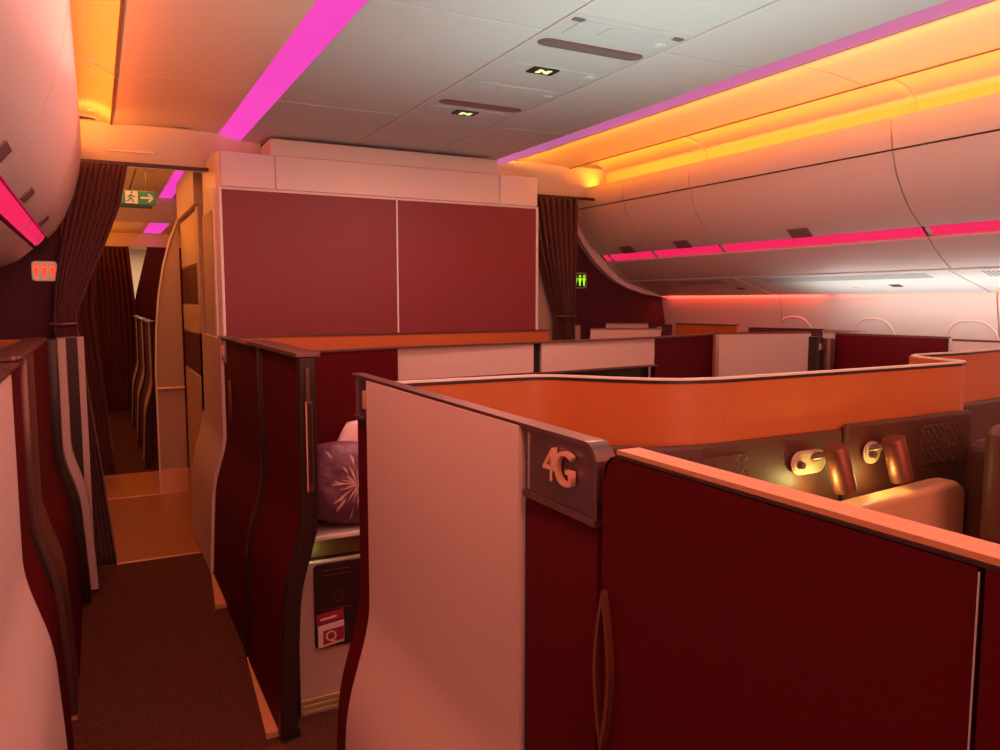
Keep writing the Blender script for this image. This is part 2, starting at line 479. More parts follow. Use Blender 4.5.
# header over the aisle at the end of the cabin, corridor ceiling beyond
hd = [(5.24, 2.655), (5.27, 2.60), (5.32, 2.52), (5.36, 2.46), (5.38, 2.425)]
def header(x0, x1):
    obj('trim_6', ribbon(nb(), hd, 'x', x0, x1, 0.03), 'sidelining', smooth=True, structure=True)
header(-0.10, 1.0); header(2.60, 3.8)
obj('trim_6', bx(0.10, 0.36, 5.305, 5.312, 2.505, 2.515), 'copper', structure=True)
obj('ceiling', bx(-1.1, 0.75, 5.38, 6.18, 2.55, 2.58), 'sidelining', structure=True)
obj('ceiling', bx(-1.1, 0.30, 6.20, 8.0, 2.55, 2.58), 'sidelining', structure=True)
obj('ceiling', bx(0.31, 0.56, 6.20, 8.0, 2.55, 2.58), 'sidelining', structure=True)
obj('ceiling', bx(-1.1, 0.95, 5.38, 8.0, 2.585, 2.60), 'seam', structure=True)
tag(obj('ceiling_light_strip', bx(0.565, 0.68, 5.5, 8.0, 2.555, 2.575), 'magenta'), 'magenta light strip over the galley passage, right of the exit sign', 'light strip')
obj('trim_7', ribbon(nb(), [(7.9, 2.60), (7.94, 2.50), (8.0, 2.40), (8.05, 2.335)], 'x', -1.1, 1.2, 0.04), 'sidelining', smooth=True, structure=True)
obj('ceiling', bx(-1.1, 0.68, 8.1, 13.0, 2.62, 2.65), 'sidelining', structure=True)
obj('ceiling', bx(0.93, 2.0, 8.1, 13.0, 2.62, 2.65), 'sidelining', structure=True)
tag(obj('ceiling_light_strip', bx(0.69, 0.92, 8.2, 12.9, 2.62, 2.64), 'magenta'), 'magenta light strip in the ceiling of the next cabin, below the exit sign', 'light strip')
obj('trim_8', bx(-1.1, 2.0, 13.0, 13.06, 2.42, 2.66), 'sidelining', structure=True)
obj('ceiling', bx(-1.1, 2.0, 13.1, 17.0, 2.62, 2.65), 'sidelining', structure=True)
obj('wall_front', px([(0.5, 0), (2.0, 0), (2.0, 2.42), (0.74, 2.42), (0.66, 2.1), (0.57, 1.75), (0.52, 1.5)], 'y', 13.0, 13.05), 'darkwall', structure=True)
obj('wall_front', bx(-1.1, 2.0, 17.0, 17.05, 0, 2.66), 'sidelining', structure=True)
obj('wall_side', bx(2.0, 2.05, 7.0, 17.05, -0.06, 2.66), 'sidelining', structure=True)
area('far_cabin_lamp', (0.6, 15.0, 2.55), (0, 0, 0), 1.5, 2.5, 60, (1.0, 0.6, 0.35))

# ================================================================== OVERHEAD BINS
def mirror(side): return (lambda x: x) if side > 0 else (lambda x: 3.54 - x)
rband = [(3.570, 2.515), (3.582, 2.42), (3.592, 2.362)]
rdoor = [(3.594, 2.352), (3.628, 2.25), (3.685, 2.155), (3.755, 2.07), (3.835, 2.00), (3.855, 1.988)]
rstrip = [(3.872, 1.993), (3.880, 1.977), (3.910, 1.952), (3.925, 1.944)]
rlower = [(3.920, 1.930), (3.98, 1.875), (4.05, 1.820), (4.12, 1.778)]
lband = [(-0.028, 2.515), (-0.030, 2.47), (-0.032, 2.446)]
ldoor = [(-0.032, 2.436), (-0.050, 2.33), (-0.082, 2.21), (-0.130, 2.09), (-0.180, 2.005), (-0.222, 1.957)]
lstrip = [(-0.238, 1.965), (-0.250, 1.945), (-0.272, 1.922), (-0.290, 1.915)]
llower = [(-0.298, 1.896), (-0.375, 1.828), (-0.48, 1.775), (-0.62, 1.74)]
def overhead_bin(side, y0, y1, label, latch_y=None):
    band, door, strip, lower = (rband, rdoor, rstrip, rlower) if side > 0 else (lband, ldoor, lstrip, llower)
    f = lambda x: x
    t = 0.02 * side
    r = empty('overhead_bin', (f(4.0), (y0 + y1) / 2, 1.70), label, 'overhead bin', 'overhead bins on the %s' % ('right' if side > 0 else 'left'))
    g = 0.004
    if side > 0:
        back = [(4.60, 1.84), (4.60, 2.44), (3.75, 2.44), (3.62, 2.38), (3.65, 2.27), (3.72, 2.15), (3.87, 2.01), (3.92, 1.97), (3.98, 1.90), (4.08, 1.83)]
    else:
        back = [(-1.05, 1.80), (-1.05, 2.44), (-0.20, 2.44), (-0.055, 2.42), (-0.075, 2.33), (-0.11, 2.21), (-0.16, 2.10), (-0.24, 1.98), (-0.30, 1.94), (-0.40, 1.86)]
    obj('body', px(back, 'y', y0 + .012, y1 - .012), 'seam', r)
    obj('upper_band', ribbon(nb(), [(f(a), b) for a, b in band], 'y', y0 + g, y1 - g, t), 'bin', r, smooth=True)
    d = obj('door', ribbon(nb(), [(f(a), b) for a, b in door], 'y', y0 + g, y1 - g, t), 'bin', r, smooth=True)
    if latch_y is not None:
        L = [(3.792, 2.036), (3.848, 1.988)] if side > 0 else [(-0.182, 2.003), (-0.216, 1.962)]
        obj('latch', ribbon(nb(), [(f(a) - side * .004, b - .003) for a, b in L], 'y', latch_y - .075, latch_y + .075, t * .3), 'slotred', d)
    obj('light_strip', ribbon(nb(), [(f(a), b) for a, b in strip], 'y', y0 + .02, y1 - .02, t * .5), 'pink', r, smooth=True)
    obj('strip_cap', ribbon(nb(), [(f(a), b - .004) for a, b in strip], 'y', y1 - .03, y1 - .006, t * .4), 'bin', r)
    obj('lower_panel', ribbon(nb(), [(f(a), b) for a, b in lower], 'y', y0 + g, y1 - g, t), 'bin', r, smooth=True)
    return r
bins = [(-1.95, -0.42, 'right overhead bin behind the viewer', None), (-0.42, 1.08, 'right overhead bin above the near seats', None),
        (1.08, 2.60, 'right overhead bin cut by the photo edge, nearest on the right', 1.9),
        (2.60, 4.10, 'widest right overhead bin with a mauve latch in the middle of its pink strip', 3.36),
        (4.10, 4.84, 'short right overhead bin next to the widest one, with a latch', 4.42),
        (4.84, 5.42, 'small right overhead bin beside the end bin, with a latch', 5.08)]
for a, b, l, ly in bins[1:]: overhead_bin(1, a, b, l, ly)
overhead_bin(1, 5.42, 5.52, 'narrow end cap bin against the right bulkhead')
def end_fairing(pts, y0, y1, t, label):
    tag(obj('bin_fairing', ribbon(nb(), pts, 'y', y0, y1, t), 'bin', smooth=True), label, 'bin fairing')
end_fairing([(3.50, 2.50), (3.53, 2.38), (3.605, 2.22), (3.70, 2.07), (3.81, 1.945), (3.92, 1.85), (4.03, 1.775), (4.18, 1.71), (4.36, 1.66), (4.60, 1.63)], 5.53, 5.595, .07, 'curved end fairing closing the right row of bins at the bulkhead')
lb = [(-0.42, 1.08, 'left overhead bin right above the viewer', None), (1.08, 2.60, 'nearest left overhead bin with the largest latch', 2.40),
      (2.60, 4.10, 'long left overhead bin beyond the first curved seam', 3.30), (4.10, 4.84, 'short left overhead bin before the end cap', 4.30),
      (4.84, 5.16, 'last narrow left overhead bin next to the curtain', None)]
for a, b, l, ly in lb: overhead_bin(-1, a, b, l, ly)

# service units beneath the bins on the right
def service_unit(y0, y1, label, grille=None, sign=None):
    r = empty('service_unit', (4.35, (y0 + y1) / 2, 1.66), label, 'service unit', 'service units under the right bins')
    s = lambda x: 1.768 - (x - 4.13) * 0.29
    prof_ = [(4.130, s(4.130)), (4.34, s(4.34)), (4.44, s(4.44)), (4.545, s(4.545) - .002), (4.555, 1.645), (4.555, 1.675), (4.130, 1.79)]
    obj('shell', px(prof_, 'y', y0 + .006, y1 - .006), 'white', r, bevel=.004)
    if grille:
        a, b = grille
        bm = nb(); n = int((b - a) / .024)
        for k in range(n):
            y = a + (b - a) * k / n
            prism(bm, [(4.165, s(4.165) - .0025), (4.25, s(4.25) - .0025), (4.25, s(4.25) + .002), (4.165, s(4.165) + .002)], 'y', y, y + .011)
        obj('grille', bm, M.setdefault('pergrille', mat('pale_grille', (0.36, 0.33, 0.31), 0.6)), r)
    if sign:
        obj('sign', px([(4.36, s(4.36) - .003), (4.40, s(4.40) - .003), (4.40, s(4.40)), (4.36, s(4.36))], 'y', sign - .035, sign + .035), 'signdark', r)
        obj('reading_light', px([(4.39, s(4.39) - .006), (4.42, s(4.42) - .006), (4.42, s(4.42)), (4.39, s(4.39))], 'y', sign + .28, sign + .32), 'white', r)
service_unit(-1.0, 1.1, 'service unit under the right bins beside the viewer')
service_unit(1.1, 2.62, 'bright service unit cut by the right photo edge', (1.5, 2.47))
service_unit(2.62, 4.22, 'long white service unit with a perforated grille over the windows', (2.78, 4.0), 3.1)
service_unit(4.22, 5.59, 'far service unit under the bins, tinted red by the glow', (4.4, 4.9), 4.4)

# overhead service panel on the central ceiling
r = empty('ceiling_service_panel', (1.83, 3.2, CZ), 'white overhead service panel along the ceiling with two lamp slots and two lit signs', 'service panel')
obj('base', bx(1.556, 2.104, 2.40, 4.02, CZ - .002, CZ + .028), 'psu', r, bevel=.003)
def on_ceiling(name, poly, z, th, m, parent): return obj(name, px(poly, 'z', z - th, z), m, parent, bevel=.002)
def slot(x0, x1, yc, w_, m, label):
    a = on_ceiling('lamp_slot', capsule2d((x0+x1)/2, yc, x1 - x0, w_), CZ - .002, .004, 'slotred', r)
    a['label'] = label
    on_ceiling('lens', capsule2d((x0+x1)/2, yc, x1 - x0 - .025, w_ - .028), CZ - .006, .002, m, a)
slot(1.585, 2.085, 2.70, .085, 'slotgrey', 'larger grey lamp slot')
slot(1.60, 2.075, 3.72, .085, 'slotred', 'farther mauve lamp slot')
for (yc, h_, xa, xb) in ((3.03, .10, 1.60, 2.08), (3.88, .13, 1.60, 2.04), (2.52, .17, 1.62, 2.07), (3.38, .13, 1.60, 2.06)):
    on_ceiling('recess', rrect(xa, xb, yc - h_/2, yc + h_/2, .03), CZ - .002, .003, 'dimple', r)
for yc in (2.50, 3.37):
    on_ceiling('speaker_grille', rrect(1.75, 1.90, yc - .05, yc + .05, .008), CZ - .005, .002, 'psu', r)
for yc, xc in ((3.03, 1.80), (3.885, 1.82)):
    s_ = on_ceiling('sign', rrect(xc - .065, xc + .065, yc - .042, yc + .042, .006), CZ - .005, .006, 'signdark', r)
    bm = nb()
    for sx in (-.03, 0.012):
        for q in range(3):
            box(bm, xc + sx, xc + sx + .022, yc - .026 + q * .018, yc - .016 + q * .018, CZ - .0125, CZ - .011)
    box(bm, xc - .012, xc + .016, yc - .01, yc + .0, CZ - .0125, CZ - .011)
    obj('symbol', bm, 'signyellow', s_)
for xc in (1.60, 2.06):
    on_ceiling('clip', rrect(xc - .025, xc + .025, 2.425, 2.455, .006), CZ - .002, .004, 'slotgrey', r)
for yc in (3.03, 3.40, 2.53):
    bm = nb(); bmesh.ops.create_uvsphere(bm, u_segments=16, v_segments=8, radius=.028)
    bmesh.ops.scale(bm, vec=(1, 1, .35), verts=bm.verts); bmesh.ops.translate(bm, vec=(2.045, yc, CZ - .004), verts=bm.verts)
    obj('air_nozzle', bm, 'dimple', r, smooth=True)

# ================================================================== MONUMENT
r = empty('cabin_monument', (1.78, 5.0, 0), 'large cream cabin divider with two wide burgundy panels facing the seats', 'cabin divider')
MX0, MX1, MY = 0.67, 2.90, 4.94
obj('body', px(rrect(MX0, MX1, MY, 5.62, .05, 5), 'z', 0, 2.49), 'mon', r, smooth=True)
obj('crown', bx(1.00, 2.58, MY + .02, 5.60, 2.49, 2.60), 'mon', r, bevel=.01)
hz = 2.285
for a, b in ((MX0 + .03, 1.015), (1.021, 2.575), (2.581, MX1 - .012)):
    obj('header_panel', bx(a, b, MY - .012, MY + .01, hz, 2.49), 'mon', r, bevel=.004)
obj('burgundy_panel', bx(0.70, 1.797, MY - .014, MY + .006, 0.3, 2.268), 'redlam', r, bevel=.003)['label'] = 'left burgundy panel'
obj('burgundy_panel', bx(1.812, 2.875, MY - .014, MY + .006, 0.3, 2.268), 'redlam', r, bevel=.003)['label'] = 'right burgundy panel'
obj('divider_strip', bx(1.799, 1.810, MY - .017, MY, 0.3, 2.275), 'white', r)
obj('edge_strip', bx(0.683, 0.699, MY - .016, MY, 0.3, 2.28), 'white', r)
obj('edge_strip', bx(2.877, 2.894, MY - .016, MY, 0.3, 2.28), 'white', r)
# side face door framing
obj('side_door', bx(MX0 - .012, MX0 + .01, 5.10, 5.55, 0.1, 2.16), 'cream', r, bevel=.004)
obj('side_panel', bx(MX0 - .010, MX0 + .01, 5.02, 5.06, 0.1, 2.28), 'lightseam', r)
obj('right_wing', bx(2.90, 3.34, 5.30, 5.5, 0, 2.42), 'cream', r, bevel=.006)
for z in (1.86, 1.52):
    bm = nb()
    bmesh.ops.create_uvsphere(bm, u_segments=10, v_segments=6, radius=.011, matrix=Matrix.Translation((3.02, 5.298, z)))
    obj('screw', bm, 'copper', r, smooth=True)


# galley unit behind with a dark niche
r = empty('galley_unit', (0.9, 6.9, 0), 'tall cream galley unit with a dark open niche beside the passage', 'galley unit')
gx = 0.655
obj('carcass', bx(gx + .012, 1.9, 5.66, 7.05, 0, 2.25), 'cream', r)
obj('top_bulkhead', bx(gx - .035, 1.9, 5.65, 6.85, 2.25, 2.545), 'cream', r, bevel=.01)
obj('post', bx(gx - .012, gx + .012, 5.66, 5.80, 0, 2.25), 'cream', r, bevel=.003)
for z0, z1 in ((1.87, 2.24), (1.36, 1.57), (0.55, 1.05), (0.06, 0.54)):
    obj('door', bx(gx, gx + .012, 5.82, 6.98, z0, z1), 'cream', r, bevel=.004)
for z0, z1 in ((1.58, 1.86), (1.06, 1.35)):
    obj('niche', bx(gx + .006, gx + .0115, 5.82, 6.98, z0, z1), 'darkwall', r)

r = empty('galley_partition', (0.55, 7.1, 0), 'cream partition with a curved outer edge standing at the end of the passage', 'partition')
pts = [(0.43, 0.0), (0.43, 1.0), (0.445, 1.35), (0.475, 1.65), (0.52, 1.90), (0.58, 2.12), (0.65, 2.29), (0.65, 0.0)]
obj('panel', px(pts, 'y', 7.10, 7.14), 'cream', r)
obj('edge_trim', px([(a - .008, b) for a, b in pts[:7]] + [(a + .006, b) for a, b in reversed(pts[:7])], 'y', 7.085, 7.10), 'lightseam', r)
obj('rail', tube(nb(), [(0.44, 7.085, 0.86), (0.65, 7.085, 0.86)], .012), 'copper', r, smooth=True)
obj('kick_plate', bx(0.432, 0.65, 7.09, 7.10, 0.0, 0.16), 'copper', r)

# ================================================================== SIGNS
r = empty('exit_sign', (0.30, 6.2, 2.33), 'green emergency exit sign with running figure and arrow, hanging over the passage', 'exit sign')
obj('box', bx(0.10, 0.425, 6.20, 6.23, 2.29, 2.39), 'green', r, bevel=.006)
for hx in (.16, .36): obj('hanger', bx(hx, hx + .006, 6.21, 6.22, 2.39, 2.55), 'brown', r)
obj('lower_lip', bx(0.12, 0.40, 6.195, 6.235, 2.270, 2.288), 'signdark', r)
obj('figure_field', bx(0.225, 0.305, 6.194, 6.20, 2.297, 2.383), 'signwhite', r)
bm = nb()
def stroke(bm, a, b, w_, y, th=.003):
    a = Vector(a); b = Vector(b); d = (b - a).normalized(); n = Vector((-d.y, d.x)) * w_ / 2
    prism(bm, [tuple(a - n), tuple(b - n), tuple(b + n), tuple(a + n)], 'y', y - th, y)
for a, b in (((.262, 2.362), (.258, 2.334)), ((.258, 2.336), (.275, 2.320)), ((.275, 2.320), (.270, 2.304)), ((.257, 2.336), (.246, 2.318)), ((.246, 2.318), (.232, 2.316)),
             ((.262, 2.358), (.246, 2.350)), ((.246, 2.350), (.240, 2.338)), ((.262, 2.358), (.276, 2.346)), ((.276, 2.346), (.288, 2.350))):
    stroke(bm, a, b, .008, 6.1935)
bmesh.ops.create_circle(bm, cap_ends=True, segments=12, radius=.008, matrix=Matrix.Translation((.266, 6.191, 2.374)) @ Matrix.Rotation(PI/2, 4, 'X'))
obj('running_figure', bm, 'green', r)
def arrow(xa, xb, z, s):
    bm = nb()
    stroke(bm, (xa, z), (xb, z), .014, 6.197)
    stroke(bm, (xb - s * .03, z + .028), (xb, z), .014, 6.197)
    stroke(bm, (xb - s * .03, z - .028), (xb, z), .014, 6.197)
    return bm
obj('arrow', arrow(.325, .405, 2.34, 1), 'signwhite', r)
obj('arrow', arrow(.205, .125, 2.34, -1), 'signwhite', r)

def lav_sign(xc, y, z, m, label, mask):
    r = empty('lavatory_sign', (xc, y, z), label, 'lavatory sign')
    k = .066
    obj('plate', px(rrect(xc - k, xc + k, z - .058, z + .058, .02), 'y', y - .012, y), 'signwhite' if m == 'signred' else 'signdark', r, bevel=.004)
    if m != 'signred':
        obj('rim', px(rrect(xc - k - .008, xc + k + .008, z - .066, z + .066, .025), 'y', y - .008, y), 'white', r, bevel=.003)
    for q in (-.042, .0, .042):
        bm = nb()
        bmesh.ops.create_circle(bm, cap_ends=True, segments=12, radius=.011, matrix=Matrix.Translation((xc + q, y - .016, z + .036)) @ Matrix.Rotation(PI/2, 4, 'X'))
        prism(bm, [(xc + q - .016, z + .02), (xc + q + .016, z + .02), (xc + q + .008, z - .012), (xc + q - .008, z - .012)], 'y', y - .017, y - .012)
        prism(bm, [(xc + q - .007, z - .012), (xc + q + .007, z - .012), (xc + q + .004, z - .046), (xc + q - .004, z - .046)], 'y', y - .017, y - .012)
        obj('pictogram', bm, m, r)
lav_sign(-0.255, 5.30, 1.775, 'signred', 'white lavatory sign with red glowing figures on the dark left bulkhead', 0)
lav_sign(3.70, 5.60, 1.775, 'signgreen', 'small lavatory sign with green glowing figures on the right bulkhead', 0)

# ================================================================== CURTAINS
def curtain(name, levels, y, label, folds, amp, m='curtain'):
    """levels: (z, xl, xr)"""
    bm = nb(); nz = 40; nx = folds * 8
    def lerp(z):
        for (za, a0, a1), (zb, b0, b1) in zip(levels, levels[1:]):
            if zb <= z <= za:
                t = (za - z) / (za - zb)
                return a0 + (b0 - a0) * t, a1 + (b1 - a1) * t
        return levels[-1][1:]
    z0, z1 = levels[0][0], levels[-1][0]
    grid = []
    for i in range(nz + 1):
        z = z0 + (z1 - z0) * i / nz
        a, b = lerp(z); wd = b - a
        row = []
        for j in range(nx + 1):
            u = j / nx
            ph = 2 * PI * folds * u
            row.append(bm.verts.new((a + wd * u + 0.15 * wd / folds * math.sin(2 * ph + z), y + amp * math.sin(ph + 0.6 * math.sin(3 * u + z * 1.3)) * (0.7 + .3 * math.sin(7 * u)), z)))
        grid.append(row)
    for i in range(nz):
        for j in range(nx):
            bm.faces.new((grid[i][j], grid[i][j+1], grid[i+1][j+1], grid[i+1][j]))
    r = empty(name, ((levels[0][1] + levels[0][2]) / 2, y, 0), label, 'curtain')
    c = obj('cloth', bm, m, r, smooth=True)
    md = c.modifiers.new('thick', 'SOLIDIFY'); md.thickness = .004
    return r
r = curtain('curtain', [(2.40, -0.06, 0.200), (2.16, -0.12, 0.150), (1.94, -0.16, 0.065), (1.71, -0.20, -0.035), (1.50, -0.22, -0.11), (1.44, -0.22, -0.10), (0.6, -0.19, -0.01), (0.04, -0.17, 0.045)], 5.17,
            'pleated maroon curtain tied back at the left bulkhead', 9, .03)
obj('tieback', tube(nb(), [(-0.235, 5.14, 1.47), (-0.17, 5.13, 1.465), (-0.10, 5.14, 1.47)], .010), 'brown', r, smooth=True)
tag(obj('curtain_rail', bx(-0.12, 0.66, 5.155, 5.185, 2.40, 2.42), 'darkbrown'), 'dark curtain rail across the left aisle', 'curtain rail')
r = curtain('curtain', [(2.40, 2.98, 3.42), (2.0, 3.06, 3.42), (1.45, 3.22, 3.40), (0.8, 3.20, 3.42), (0.04, 3.16, 3.42)], 5.22,
            'pleated maroon curtain gathered beside the right bulkhead', 8, .03)
obj('tieback', tube(nb(), [(3.21, 5.18, 1.48), (3.30, 5.17, 1.475), (3.40, 5.18, 1.48)], .010), 'brown', r, smooth=True)
tag(obj('curtain_rail', bx(2.92, 3.62, 5.21, 5.235, 2.40, 2.42), 'darkbrown'), 'short curtain rail between the divider and the right bins', 'curtain rail')
curtain('curtain', [(2.40, -0.35, 0.06), (1.5, -0.35, -0.02), (0.9, -0.30, 0.03), (0.04, -0.25, 0.10)], 8.02, 'second maroon curtain farther along the passage', 6, .035)
curtain('curtain', [(2.41, -0.3, 0.47), (1.5, -0.3, 0.53), (0.0, -0.3, 0.53)], 12.9, 'farthest dark curtain at the end of the next cabin', 12, .05)

# ================================================================== SUITES
XR, XL = 0.655, -0.24
def bulge(z, sh=0.0):
    z = z + sh
    t = min(1, max(0, (0.82 - z) / 0.36)); t = t * t * (3 - 2 * t)
    return 0.072 * t + 0.030 * min(1, max(0, (0.50 - z) / 0.50))
SHIFT = [0.0]
def sx(side, z, off=0.0):
    return XR - bulge(z, SHIFT[0]) - off if side > 0 else XL + bulge(z) + off
ZS = [0.0, 0.25, 0.36] + [0.36 + 0.025 * k for k in range(1, 21)] + [1.0]
def swall(name, y0, y1, side, m, parent, off=0.0, th=0.03, z0=0.06, z1=1.387, bevel=0.0, loc=None):
    zz = [z0] + [z for z in ZS if z0 < z < z1] + [z1]
    A = [(sx(side, z, off), z) for z in zz]
    B = [(sx(side, z, off - th), z) for z in reversed(zz)]
    return obj(name, px(A + B, 'y', y0, y1), m, parent, smooth=True, bevel=bevel, loc=loc)
def swall_round(name, y0, y1, side, m, parent, off, th, z0, z1, rad, at='y0'):
    """like swall with one rounded upper corner"""
    bm = nb(); n = 7
    cols = []
    ya = [y0 + (rad - rad * math.cos(PI/2*k/n)) for k in range(n+1)]
    za = [z1 - rad + rad * math.sin(PI/2*k/n) for k in range(n+1)]
    if at == 'y1': ya = [y1 - (v - y0) for v in ya]
    ycols = list(zip(ya, za)) + [((y1 if at == 'y0' else y0), z1)]
    zz = [z0] + [z for z in ZS if z0 < z < z1 - rad - .01]
    for y, zt in ycols:
        L = zz + [zt]
        cols.append(([bm.verts.new((sx(side, z, off), y, z)) for z in L], [bm.verts.new((sx(side, z, off - th), y, z)) for z in L]))
    for (A, B), (C_, D) in zip(cols, cols[1:]):
        for k in range(len(A) - 1):
            bm.faces.new((A[k], A[k+1], C_[k+1], C_[k])); bm.faces.new((B[k], B[k+1], D[k+1], D[k]))
        bm.faces.new((A[-1], B[-1], D[-1], C_[-1])); bm.faces.new((A[0], B[0], D[0], C_[0]))
    for (A, B) in (cols[0], cols[-1]):
        for k in range(len(A) - 1): bm.faces.new((A[k], A[k+1], B[k+1], B[k]))
    return obj(name, bm, m, parent)
def poly_wall(name, pts, th, z0, z1, m, parent, rnd=None):
    """wall along a plan polyline, thickness to the left of travel"""
    return obj(name, ribbon(nb(), pts, 'z', z0, z1, th), m, parent, smooth=True)
def smooth_path(pts, it=3):
    for _ in range(it):
        q = [pts[0]]
        for a, b in zip(pts, pts[1:]):
            q.append((a[0]*.75 + b[0]*.25, a[1]*.75 + b[1]*.25)); q.append((a[0]*.25 + b[0]*.75, a[1]*.25 + b[1]*.75))
        q.append(pts[-1]); pts = q
    return pts
def lens_handle(y, z0, z1, wy, x, parent, side=1):
    """pointed oval pull: a copper ring around a recess"""
    n = 24
    def ring(s, e):
        P_ = []
        for k in range(n):
            a = 2 * PI * k / n
            t = math.sin(a); c = math.cos(a)
            hw = wy / 2 * s * (max(0, 1 - abs(t) ** 1.6)) ** 0.9 * (1 if c >= 0 else -1)
            zz = (z0 + z1) / 2 + (z1 - z0) / 2 * e * t
            P_.append((y + hw, zz))
        return P_
    bm = nb()
    o_, i_ = ring(1, 1), ring(.66, .80)
    f = lambda p, d: (sx(side, p[1], d), p[0], p[1])
    V = [[bm.verts.new(f(p, d)) for p in R_] for R_, d in ((o_, .002), (o_, .016), (i_, .016), (i_, -.004))]
    for A, B in zip(V, V[1:]):
        for k in range(n): bm.faces.new((A[k], A[(k+1) % n], B[(k+1) % n], B[k]))
    h = obj('handle', bm, 'lampcopper', parent)
    bm = nb()
    V = [bm.verts.new(f(p, .003)) for p in i_]
    bm.faces.new(V)
    obj('handle_recess', bm, 'darkbrown', h)
    return h

# ---- near suite 4G
SHIFT[0] = 0.06
S = empty('business_suite', (0.70, 1.6, 0), 'nearest suite with grey side panel, burgundy sliding door and gold 4G number plate', 'suite')
swall('side_panel', 1.168, 2.03, 1, 'grey', S, off=.008, th=.04, z0=0.02, z1=1.383, bevel=.003)
swall('corner_panel', 2.03, 2.155, 1, 'red', S, off=-.006, th=.03, z0=.02, z1=1.262)
swall('shadow_gap', 1.150, 1.168, 1, 'black', S, off=-.008, th=.02, z0=0.02, z1=1.380)
swall('front_panel', 0.934, 1.150, 1, 'red', S, off=0, th=.035, z0=.02, z1=1.262, bevel=.002)
swall('shadow_gap', 0.915, 0.932, 1, 'black', S, off=-.012, th=.02, z0=.02, z1=1.35)
# number plate
PL = swall_round('number_plate', 0.934, 1.150, 1, 'plate', S, .002, .035, 1.272, 1.381, .03)
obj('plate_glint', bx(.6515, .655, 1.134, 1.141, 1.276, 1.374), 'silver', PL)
obj('plate_trim', bx(.647, .668, 0.932, 1.152, 1.262, 1.272), 'brown', PL)
text_obj('4G', 0.080, .0045, (PI/2, 0, -PI/2), (.6465, 1.030, 1.333), 'copper', PL, 'number', bold=0.0, squeeze=0.82)
PL2 = swall('number_plate', 2.035, 2.157, 1, 'plate', S, off=-.004, th=.03, z0=1.272, z1=1.378)
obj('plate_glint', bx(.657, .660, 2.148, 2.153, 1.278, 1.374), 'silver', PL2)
obj('plate_trim', bx(.653, .67, 2.083, 2.16, 1.262, 1.272), 'brown', PL2)
obj('digit_edge', bx(.650, .662, 2.055, 2.075, 1.300, 1.350), 'copper', PL2, bevel=.002)
# cap with rounded near end
bm = nb()
cap = [(0.930, 1.30), (0.930, 1.352)] + [(0.930 + .034 - .034*math.cos(PI/2*k/6), 1.352 + .036*math.sin(PI/2*k/6)) for k in range(1, 7)] + [(2.165, 1.392)]
capi = [(2.165, 1.384)] + [(0.938 + .028 - .028*math.cos(PI/2*k/6), 1.352 + .029*math.sin(PI/2*k/6)) for k in range(6, 0, -1)] + [(0.938, 1.352), (0.938, 1.30)]
prism(bm, cap + capi, 'x', .649, .684)
obj('top_trim', bm, 'brown', S)
# sliding door
D = swall_round('door', 0.372, 0.914, 1, 'red', S, .006, .04, .02, 1.376, .03, 'y1')
lens_handle(0.900, 0.925, 1.178, .042, .655, D)
bm = px([(.912, 1.338), (.908, 1.360), (.897, 1.375), (.880, 1.381), (-.60, 1.381), (-.60, 1.3775), (.880, 1.3775), (.895, 1.371), (.905, 1.357), (.909, 1.338)], 'x', .649, .690)
obj('door_outline', bm, 'darkbrown', D)
obj('door_cap', bx(.652, .692, -.60, .885, 1.3815, 1.388), 'tan', D)
obj('door_seam', bx(.6465, .6490, .3680, .3698, .05, 1.374), 'silver', D)
D2 = swall('door', -0.60, 0.365, 1, 'red', S, .006, .04, .02, 1.3775)
SHIFT[0] = 0.0
# ---- tan divider shell behind 4G, orange light put into its colour
SH = empty('suite_divider', (1.8, 1.8, 0), 'curved tan divider wall, orange light in its colour, with brown leather wing, behind the near suite', 'divider')
path = [(.70, 1.925), (1.02, 1.925)] + smooth_path([(1.02, 1.925), (1.16, 1.92), (1.27, 1.77), (1.40, 1.64), (1.55, 1.612)], 3)[1:] + [(2.0, 1.62), (2.5, 1.635), (2.70, 1.645)] \
       + [(2.76, 1.665), (2.785, 1.70), (2.80, 1.76), (2.84, 1.88), (2.88, 1.94), (2.95, 1.965), (3.3, 1.98), (3.66, 2.04)]
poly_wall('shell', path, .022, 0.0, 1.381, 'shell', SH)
poly_wall('top_trim', path, .016, 1.381, 1.387, 'sidelining', SH)
obj('top_shadow_gap', ribbon(nb(), path, 'z', 1.372, 1.381, -.002), 'darkbrown', SH)
# padded leather wing in front
wing = [(1.12, 1.79), (1.22, 1.70), (1.34, 1.62), (1.50, 1.585), (2.0, 1.595), (2.45, 1.61), (2.62, 1.618), (2.66, 1.622)]
for a, b, m_ in ((0, 3, 'quilt'), (3, 5, 'leather'), (4, 7, 'quilt')):
    pass
def pad(pts, th, z0, z1, m, name, bev=.015):
    return obj(name, ribbon(nb(), pts, 'z', z0, z1, th), m, SH, bevel=bev, seg=4)
pad([(1.10, 1.83), (1.20, 1.73), (1.32, 1.63), (1.46, 1.588), (1.70, 1.588), (2.035, 1.594)], .022, .60, 1.205, 'leather', 'wing_pad')
pad([(2.045, 1.588), (2.35, 1.596), (2.60, 1.603), (2.72, 1.606)], .027, .60, 1.218, 'leather', 'wing_pad')
obj('quilted_patch', bx(2.42, 2.62, 1.595, 1.60, 1.05, 1.185), 'quilt', SH, bevel=.002)
obj('quilted_patch', ribbon(nb(), [(1.34, 1.613), (1.46, 1.583), (1.62, 1.583)], 'z', 1.05, 1.17, .004), 'quilt', SH)
pad([(2.90, 1.94), (3.66, 1.99)], .04, .50, 1.165, 'leather', 'wing_pad')

